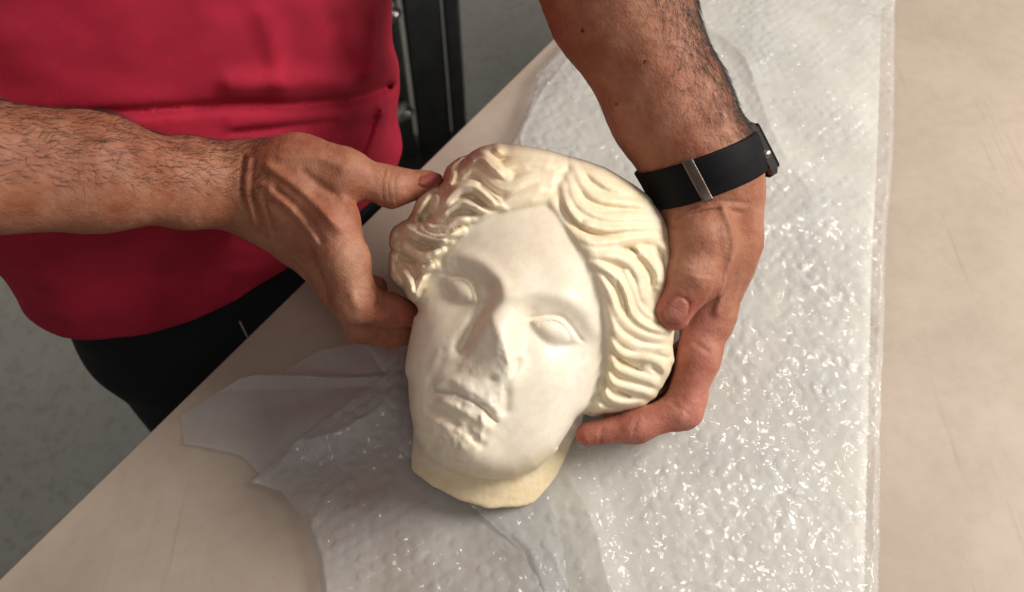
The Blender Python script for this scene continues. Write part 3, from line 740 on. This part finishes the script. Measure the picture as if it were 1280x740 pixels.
def nail(cx, cy, a, b, rot):
    an = math.radians(rot); dx = PX - cx; dy = PY - cy
    u = (dx * math.cos(an) + dy * math.sin(an)) / a; v = (-dx * math.sin(an) + dy * math.cos(an)) / b
    e = (np.abs(u) ** 2.6 + np.abs(v) ** 2.6) ** (1 / 2.6); return e
NAILS = [nail(846, 388, 16, 12, 122), nail(539, 225, 16, 7.5, -12)]
for e in NAILS: bd = bd - 1.0 * np.exp(-.5 * ((e - 1.10) / .07) ** 2) + .5 * (e < 1.0)
bn = noise2(PX / 7, PY / 7, 21.) + .5 * noise2(PX / 3, PY / 3, 22.)
bd = (bd * 1.35 + .45 * bn + .9 * noise2(PX / 26, PY / 26, 23.)) * .001
def samp_in(img, px, py):
    ok = (px > X0) & (px < X1 - 1) & (py > Y0) & (py < Y1 - 1)
    return samp(img, px, py) * ok
def arm_sdf(A):
    cones = [(0, c) for c in A['palm']] + [(k + 1, c) for k, fg in enumerate(A['fingers']) for c in fg]
    def f(P):
        c0 = P.mean(0); Rb = np.sqrt(((P - c0) ** 2).sum(-1).max())
        use = []
        for g, (a, ra, b, rb) in cones:
            if rcone(c0[None], a, ra, b, rb)[0] < Rb + .03: use.append((g, (a, ra, b, rb)))
        if not use: use = cones
        dd = {}
        for g, (a, ra, b, rb) in use:
            x = rcone(P, a, ra, b, rb)
            dd[g] = x if g not in dd else smin(dd[g], x, .016 if g == 0 else .009)
        d = dd.get(0)
        fing = None
        for g in sorted(dd):
            if g: fing = dd[g] if fing is None else smin(fing, dd[g], .0016)
        if fing is not None: d = fing if d is None else smin(d, fing, .009)
        px, py = to_px(P)
        return d - samp_in(bd, px, py) * (P[..., 2] > -.03)
    return f
def bounds(A, pad=.02):
    pts = np.array([q for fg in [A['palm']] + A['fingers'] for c in fg for q in (c[0] - c[1], c[0] + c[1], c[2] - c[3], c[2] + c[3])])
    return pts.min(0) - pad, pts.max(0) + pad
fL = arm_sdf(ARM_L); fR = arm_sdf(ARM_R)
meshes = [relax(*r, 1, .5) if False else r for r in (mesh_sdf(fL, *bounds(ARM_L), .00135), mesh_sdf(fR, *bounds(ARM_R), .00135))]
# torso under the shirt, low detail
TL = np.array([.71, .70]) / np.linalg.norm([.71, .70]); TN = np.array([TL[1], -TL[0]]); TC = np.array([-.272, .182])
def torso_ring(z, a, b, n=40):
    t = np.arange(n) * 2 * math.pi / n
    xy = TC + np.outer(np.cos(t) * a, TL) + np.outer(np.sin(t) * b, TN); return np.c_[xy, np.full(n, z)]
rings = [(-.10, .16, .10), (.1, .165, .10), (.3, .165, .095), (.45, .17, .085), (.52, .13, .07), (.56, .062, .06), (.62, .058, .06)]
tv = np.vstack([torso_ring(*r) for r in rings]); n = 40
tq = np.array([[i * n + k, i * n + (k + 1) % n, (i + 1) * n + (k + 1) % n, (i + 1) * n + k] for i in range(len(rings) - 1) for k in range(n)])
allv, allq, off = [], [], 0
for v_, q_ in meshes: allv.append(v_); allq.append(q_ + off); off += len(v_)
allv.append(to_cs(tv)); allq.append(tq + off)
bv = np.vstack(allv); bq = np.vstack(allq)
bpx, bpy_ = to_px(bv)
def g2(cx, cy, s, s2=None): return np.exp(-.5 * (((bpx - cx) / s) ** 2 + ((bpy_ - cy) / (s2 or s)) ** 2))
skin = np.array([.37, .165, .100]); pink = np.array([.47, .185, .140]); pale = np.array([.52, .29, .19]); red = np.array([.44, .10, .075])
bc = np.tile(skin, (len(bv), 1))
def blend(c, w): global bc; bc = bc + (c - bc) * np.clip(w, 0, 1)[:, None]
blend(pale, .7 * g2(440, 330, 14, 45) + .5 * g2(470, 228, 26, 14) + .6 * g2(866, 330, 16, 26))
blend(pink, .9 * g2(800, 535, 90, 22) + .9 * g2(870, 450, 26, 60) + .8 * g2(845, 390, 22, 22) + .7 * g2(500, 395, 22, 14) + .4 * g2(416, 280, 16))
blend(red, .55 * g2(722, 545, 14, 12) + .5 * g2(512, 392, 10, 10))
blend(np.array([.34, .155, .085]), .6 * g2(345, 265, 35, 30) + .35 * g2(300, 235, 22, 40) + .45 * g2(405, 222, 18, 14))
inn = np.array([(samp_in(e < 1.02, bpx, bpy_) > .5) & (bv[:, 2] > -.02) for e in NAILS])
blend(np.array([.46, .21, .165]), inn[0] * .9); blend(np.array([.36, .10, .08]), inn[1] * .9)
for mx, my, r in ((728, 38, 2.2), (806, 77, 2.0), (850, 86, 2.2), (838, 60, 1.2), (770, 130, 1.1)): blend(np.array([.05, .018, .012]), (((bpx - mx) ** 2 + (bpy_ - my) ** 2) < (r * 1.25) ** 2) * .85)
bw = to_world(bv)
PB = np.array([TC[0], TC[1], -.75])
person = empty('person', PB, 'person in a red shirt and black trousers holding the marble head with both hands', 'person')
mesh_obj('body', bw, bq, M_skin, person, cols=np.clip(bc, 0, 1))

# short dark hairs along the outer forearm
nrm = vnormals(bv, bq)
cand = np.where((bpy_ > -40) & (bpy_ < 178) & (bpx > 700) & (bpx < 960) & (nrm[:, 2] > -.35))[0]
axd = c_(880, 208, .012) - c_(772, 0, .03); axd /= np.linalg.norm(axd)
side = (nrm[cand] @ np.array([.88, .35, 0])); wgt = np.clip(side + .28, .06, 1) ** 2
pick = list(rng.choice(cand, 2600, replace=False, p=wgt / wgt.sum()))
cand2 = np.where((bpy_ > 100) & (bpy_ < 300) & (bpx > -60) & (bpx < 330) & (nrm[:, 2] > -.2) & (nrm[:, 1] > -.3))[0]
pick2 = set(rng.choice(cand2, 1300, replace=False).tolist())
axd2 = c_(300, 234, .014) - c_(120, 216, .085); axd2 /= np.linalg.norm(axd2)
axd1 = axd
hvx, hfx = [], []
for i in pick + sorted(pick2):
    axd = axd2 if i in pick2 else axd1
    p = bv[i]; nn = nrm[i]; d = axd * rng.uniform(.6, 1.2) + rng.normal(0, .35, 3); d -= nn * (d @ nn); d /= np.linalg.norm(d) + 1e-9
    L = rng.uniform(.006, .013); s_ = np.cross(d, nn); r0 = .00011
    b0 = len(hvx)
    for t, k in ((0, 1), (.5, .8), (1, .15)):
        q = p + d * L * t + nn * (.0003 + L * (.30 * t - .12 * t * t)) + s_ * L * .15 * t * t
        for e in range(3):
            an = e * 2.0944; hvx.append(q + (nn * math.cos(an) + s_ * math.sin(an)) * r0 * k)
    for g in range(2):
        for e in range(3): hfx.append((b0 + g * 3 + e, b0 + g * 3 + (e + 1) % 3, b0 + g * 3 + 3 + (e + 1) % 3, b0 + g * 3 + 3 + e))
M_hair = plain('body_hair', (.035, .020, .013), .5)
ah = mesh_obj('arm_hair', to_world(np.array(hvx)), np.array(hfx), M_hair, person); tag(ah, kind='stuff')

# ------------------------------------------------------------------ shirt and trousers
set_canvas(-60, 560, -60, 480)
sd = np.zeros(PX.shape)
for h, pts, r in ((-8, [(-40, 150), (120, 142), (290, 131), (360, 131), (420, 126), (455, 120), (486, 108)], 9), (7, [(290, 106), (370, 104), (440, 98), (480, 84)], 22), (3, [(290, 156), (380, 150), (450, 145), (474, 138)], 14),
    (-4, [(290, 166), (350, 160), (420, 152)], 6), (5, [(480, 140), (468, 175), (452, 215)], 8), (-2.5, [(468, 138), (456, 172), (436, 205)], 8), (5, [(290, 182), (330, 176), (380, 168)], 9),
    (4, [(330, 20), (345, 70), (352, 104)], 22), (-3, [(420, 30), (430, 70), (446, 100)], 18), (4, [(470, 20), (468, 60), (462, 92)], 12), (-4, [(300, 300), (340, 310), (390, 300)], 12), (3, [(290, 340), (330, 335), (380, 318)], 12), (-3, [(300, 365), (340, 350), (380, 330)], 8)):
    sd += h * soft_line(pts, r)
sd += 5 * noise2(PX / 70, PY / 50, 31.) + .8 * noise2(PX / 30, PY / 22, 33.)
sd *= .001
def torso_d(P, a, b, zb=0.0):
    q = P[..., :2] - TC; z = P[..., 2]
    s = 1 + .05 * smooth(.1, .25, z) - .06 * smooth(.3, .5, z)
    u = np.abs(q @ TL) / (a * s); v = np.abs(q @ TN) / (b * s)
    return ((u ** 2.3 + v ** 2.3) ** (1 / 2.3) - 1) * b
SLV = [(W2C(-.12, .31, .50), W2C(-.045, .262, .40)), (W2C(-.40, .05, .50), W2C(-.397, -.01, .40))]
SLV = [(to_world(a), to_world(b)) for a, b in SLV]
def shirt_sdf(P):
    d = torso_d(P, .190, .122)
    d = smax(d, P[..., 2] - .545, .12)
    for a, b in SLV:
        x = rcone(P, a, .080, b, .072); x = np.maximum(x, (P - b) @ (b - a) / np.linalg.norm(b - a)); d = smin(d, x, .03)
    px, py = to_px(to_cs(P))
    d = d - samp_in(sd, px, py)
    hem = .010 + .004 * noise2(P[..., 0] * 25, P[..., 1] * 25, 2.)
    return smax(d, hem - P[..., 2], .006)
sv, sq = mesh_sdf(shirt_sdf, (-.60, -.10, -.01), (.10, .50, .60), .0030, 2.2)
sv = relax(sv, sq, 2, .5)
sh = mesh_obj('shirt', sv, sq, M_shirt, person)
def trouser_sdf(P):
    d = torso_d(P, .178, .110); d = np.maximum(d, P[..., 2] - .05); d = smax(d, -.16 - P[..., 2], .08)
    for s_ in (-1, 1):
        a = np.array([*(TC + TL * .085 * s_), -.12]); b = np.array([*(TC + TL * .11 * s_), -.72])
        d = smin(d, rcone(P, a, .088, b, .062), .03)
    d = smax(d, -.748 - P[..., 2], .004)
    return d - .004 * noise2(P[..., 0] * 22, P[..., 2] * 12 + P[..., 1] * 10, 7.)
tv2, tq2 = mesh_sdf(trouser_sdf, (-.60, -.12, -.77), (.06, .48, .07), .006)
tr = mesh_obj('trousers', relax(tv2, tq2, 2), tq2, M_trouser, person)
def hit(V, px, py, z=None):
    q = to_cs(V); x, y = to_px(q); d = np.hypot(x - px, y - py); m = d < d.min() + 4
    i = np.where(m)[0]; return V[i[np.argmax(q[i, 2])]]
cord = [hit(tv2, *p) + np.array([.006, -.006, .004]) for p in ((297, 396), (299, 404), (302, 411), (308, 419))]
v, f = tube([Vector(p) for p in spline([list(p) for p in cord], 4)], [.0007] * len(spline([list(p) for p in cord], 4)), 8)
M_cord = plain('white_cord', (.30, .30, .32), .7)
o = mesh_obj('drawstring', v, f, M_cord, tr)

# ------------------------------------------------------------------ wrist watch
M_dark = plain('dark_steel', (.10, .09, .085), .3, 1.0, 200, .1)
wc = c_(881, 211, .012); wa = c_(893, 244, .006) - c_(838, 140, .018); wa /= np.linalg.norm(wa)
wr = np.array([1.0, 0, 0]) - wa * wa[0]; wr /= np.linalg.norm(wr)       # outward to the watch case
wn = np.cross(wr, wa)
if wn[2] < 0: wn = -wn
def ringd(P): return fL(P)
def strap_sdf(P):
    d = np.abs(ringd(P) - .0016) - .0014
    ax = (P - wc) @ wa
    ax = ax - .006 * ((P - wc) @ wr) / .035
    return smax(d, np.abs(ax) - .0142, .0012)
watch_base = to_world(wc)
watch = empty('wrist_watch', watch_base, 'black strap watch with a steel case on the bare wrist', 'watch')
lo, hi = wc - .055, wc + .055
v_, q_ = mesh_sdf(strap_sdf, lo, hi, .0008, B=12); v_ = relax(v_, q_, 1)
mesh_obj('strap', to_world(v_), q_, M_strap, watch)
kc = c_(866, 216, .05); kt = np.cross(wa, np.array([0, 0, 1.0])); kt /= np.linalg.norm(kt)
def keep_sdf(P):
    d = np.abs(ringd(P) - .0032) - .0010
    ax = (P - wc) @ wa - .006 * ((P - wc) @ wr) / .035
    d = smax(d, np.abs(ax) - .0158, .0010)
    d = smax(d, np.abs((P - kc) @ kt) - .0034, .0010)
    return np.maximum(d, -(P[..., 2] - wc[2]))
v_, q_ = mesh_sdf(keep_sdf, lo, hi, .0005, 1.35, 16); v_ = relax(v_, q_, 2)
M_keep = plain('bronze_steel', (.15, .115, .10), .45, 1.0, 200, .1)
kp = mesh_obj('keeper', to_world(v_), q_, M_keep, watch)
def oriented(bxv, cen):   # box axes: x along wa, y along wn, z outward wr
    return to_world(cen + bxv[:, :1] * wa + bxv[:, 1:2] * wn + bxv[:, 2:3] * wr)
cc = wc + wr * .0385 + wa * .006 + wn * -.004
bv_, bf = box((0, 0, 0), (.040, .034, .0085), 0, .0025)
case = mesh_obj('case', oriented(bv_, cc), bf, M_dark, watch, smooth_shade=False)
bv_, bf = box((0, 0, .0050), (.034, .028, .0022), 0, .0009); mesh_obj('crystal', oriented(bv_, cc), bf, M_glass, case, smooth_shade=False)
v, f = tube([Vector(to_world(cc + wn * .0155 + wa * .004)), Vector(to_world(cc + wn * .0190 + wa * .004))], [.0032, .0030], 14); mesh_obj('crown', v, f, M_metal, case)
for s_ in (-1, 1):
    bv_, bf = box((s_ * .0185, 0, -.002), (.005, .024, .006), 0, .0015); mesh_obj('lug', oriented(bv_, cc), bf, M_strap, watch, smooth_shade=False)

# ------------------------------------------------------------------ stand on the floor beyond the table
def fl_pt(px, py): return on_plane(px, py, -.75)
sp = fl_pt(535, 200)
stand = empty('equipment_stand', sp, 'black metal stand with bolted diagonal braces on the grey floor', 'stand')
rz = .12
for dx, w_, m_ in ((-.055, .062, M_black), (.018, .07, M_black), (.072, .030, M_grey)):
    v, f = box((sp[0] + dx, sp[1] + .02 * (dx > 0), -.36), (w_, .05, .78), rz, .006)
    u_ = mesh_obj('upright', v, f, M_black, stand, smooth_shade=False)
v, f = box((sp[0] + .01, sp[1] - .02, -.735), (.24, .16, .03), rz, .008); mesh_obj('foot_plate', v, f, M_black, stand, smooth_shade=False)
for zz, dz in ((-.33, .16), (-.56, .17)):
    a = Vector((sp[0] - .02, sp[1] - .045, zz)); b = Vector((sp[0] - .30, sp[1] - .06, zz - dz))
    v, f = tube([a, b], [.017, .017], 8); br = mesh_obj('brace', v, f, M_grey, stand)
    v, f = tube([a + Vector((0, -.006, 0)), a + Vector((0, -.026, .004))], [.011, .008], 10); mesh_obj('bolt', v, f, M_metal, br)
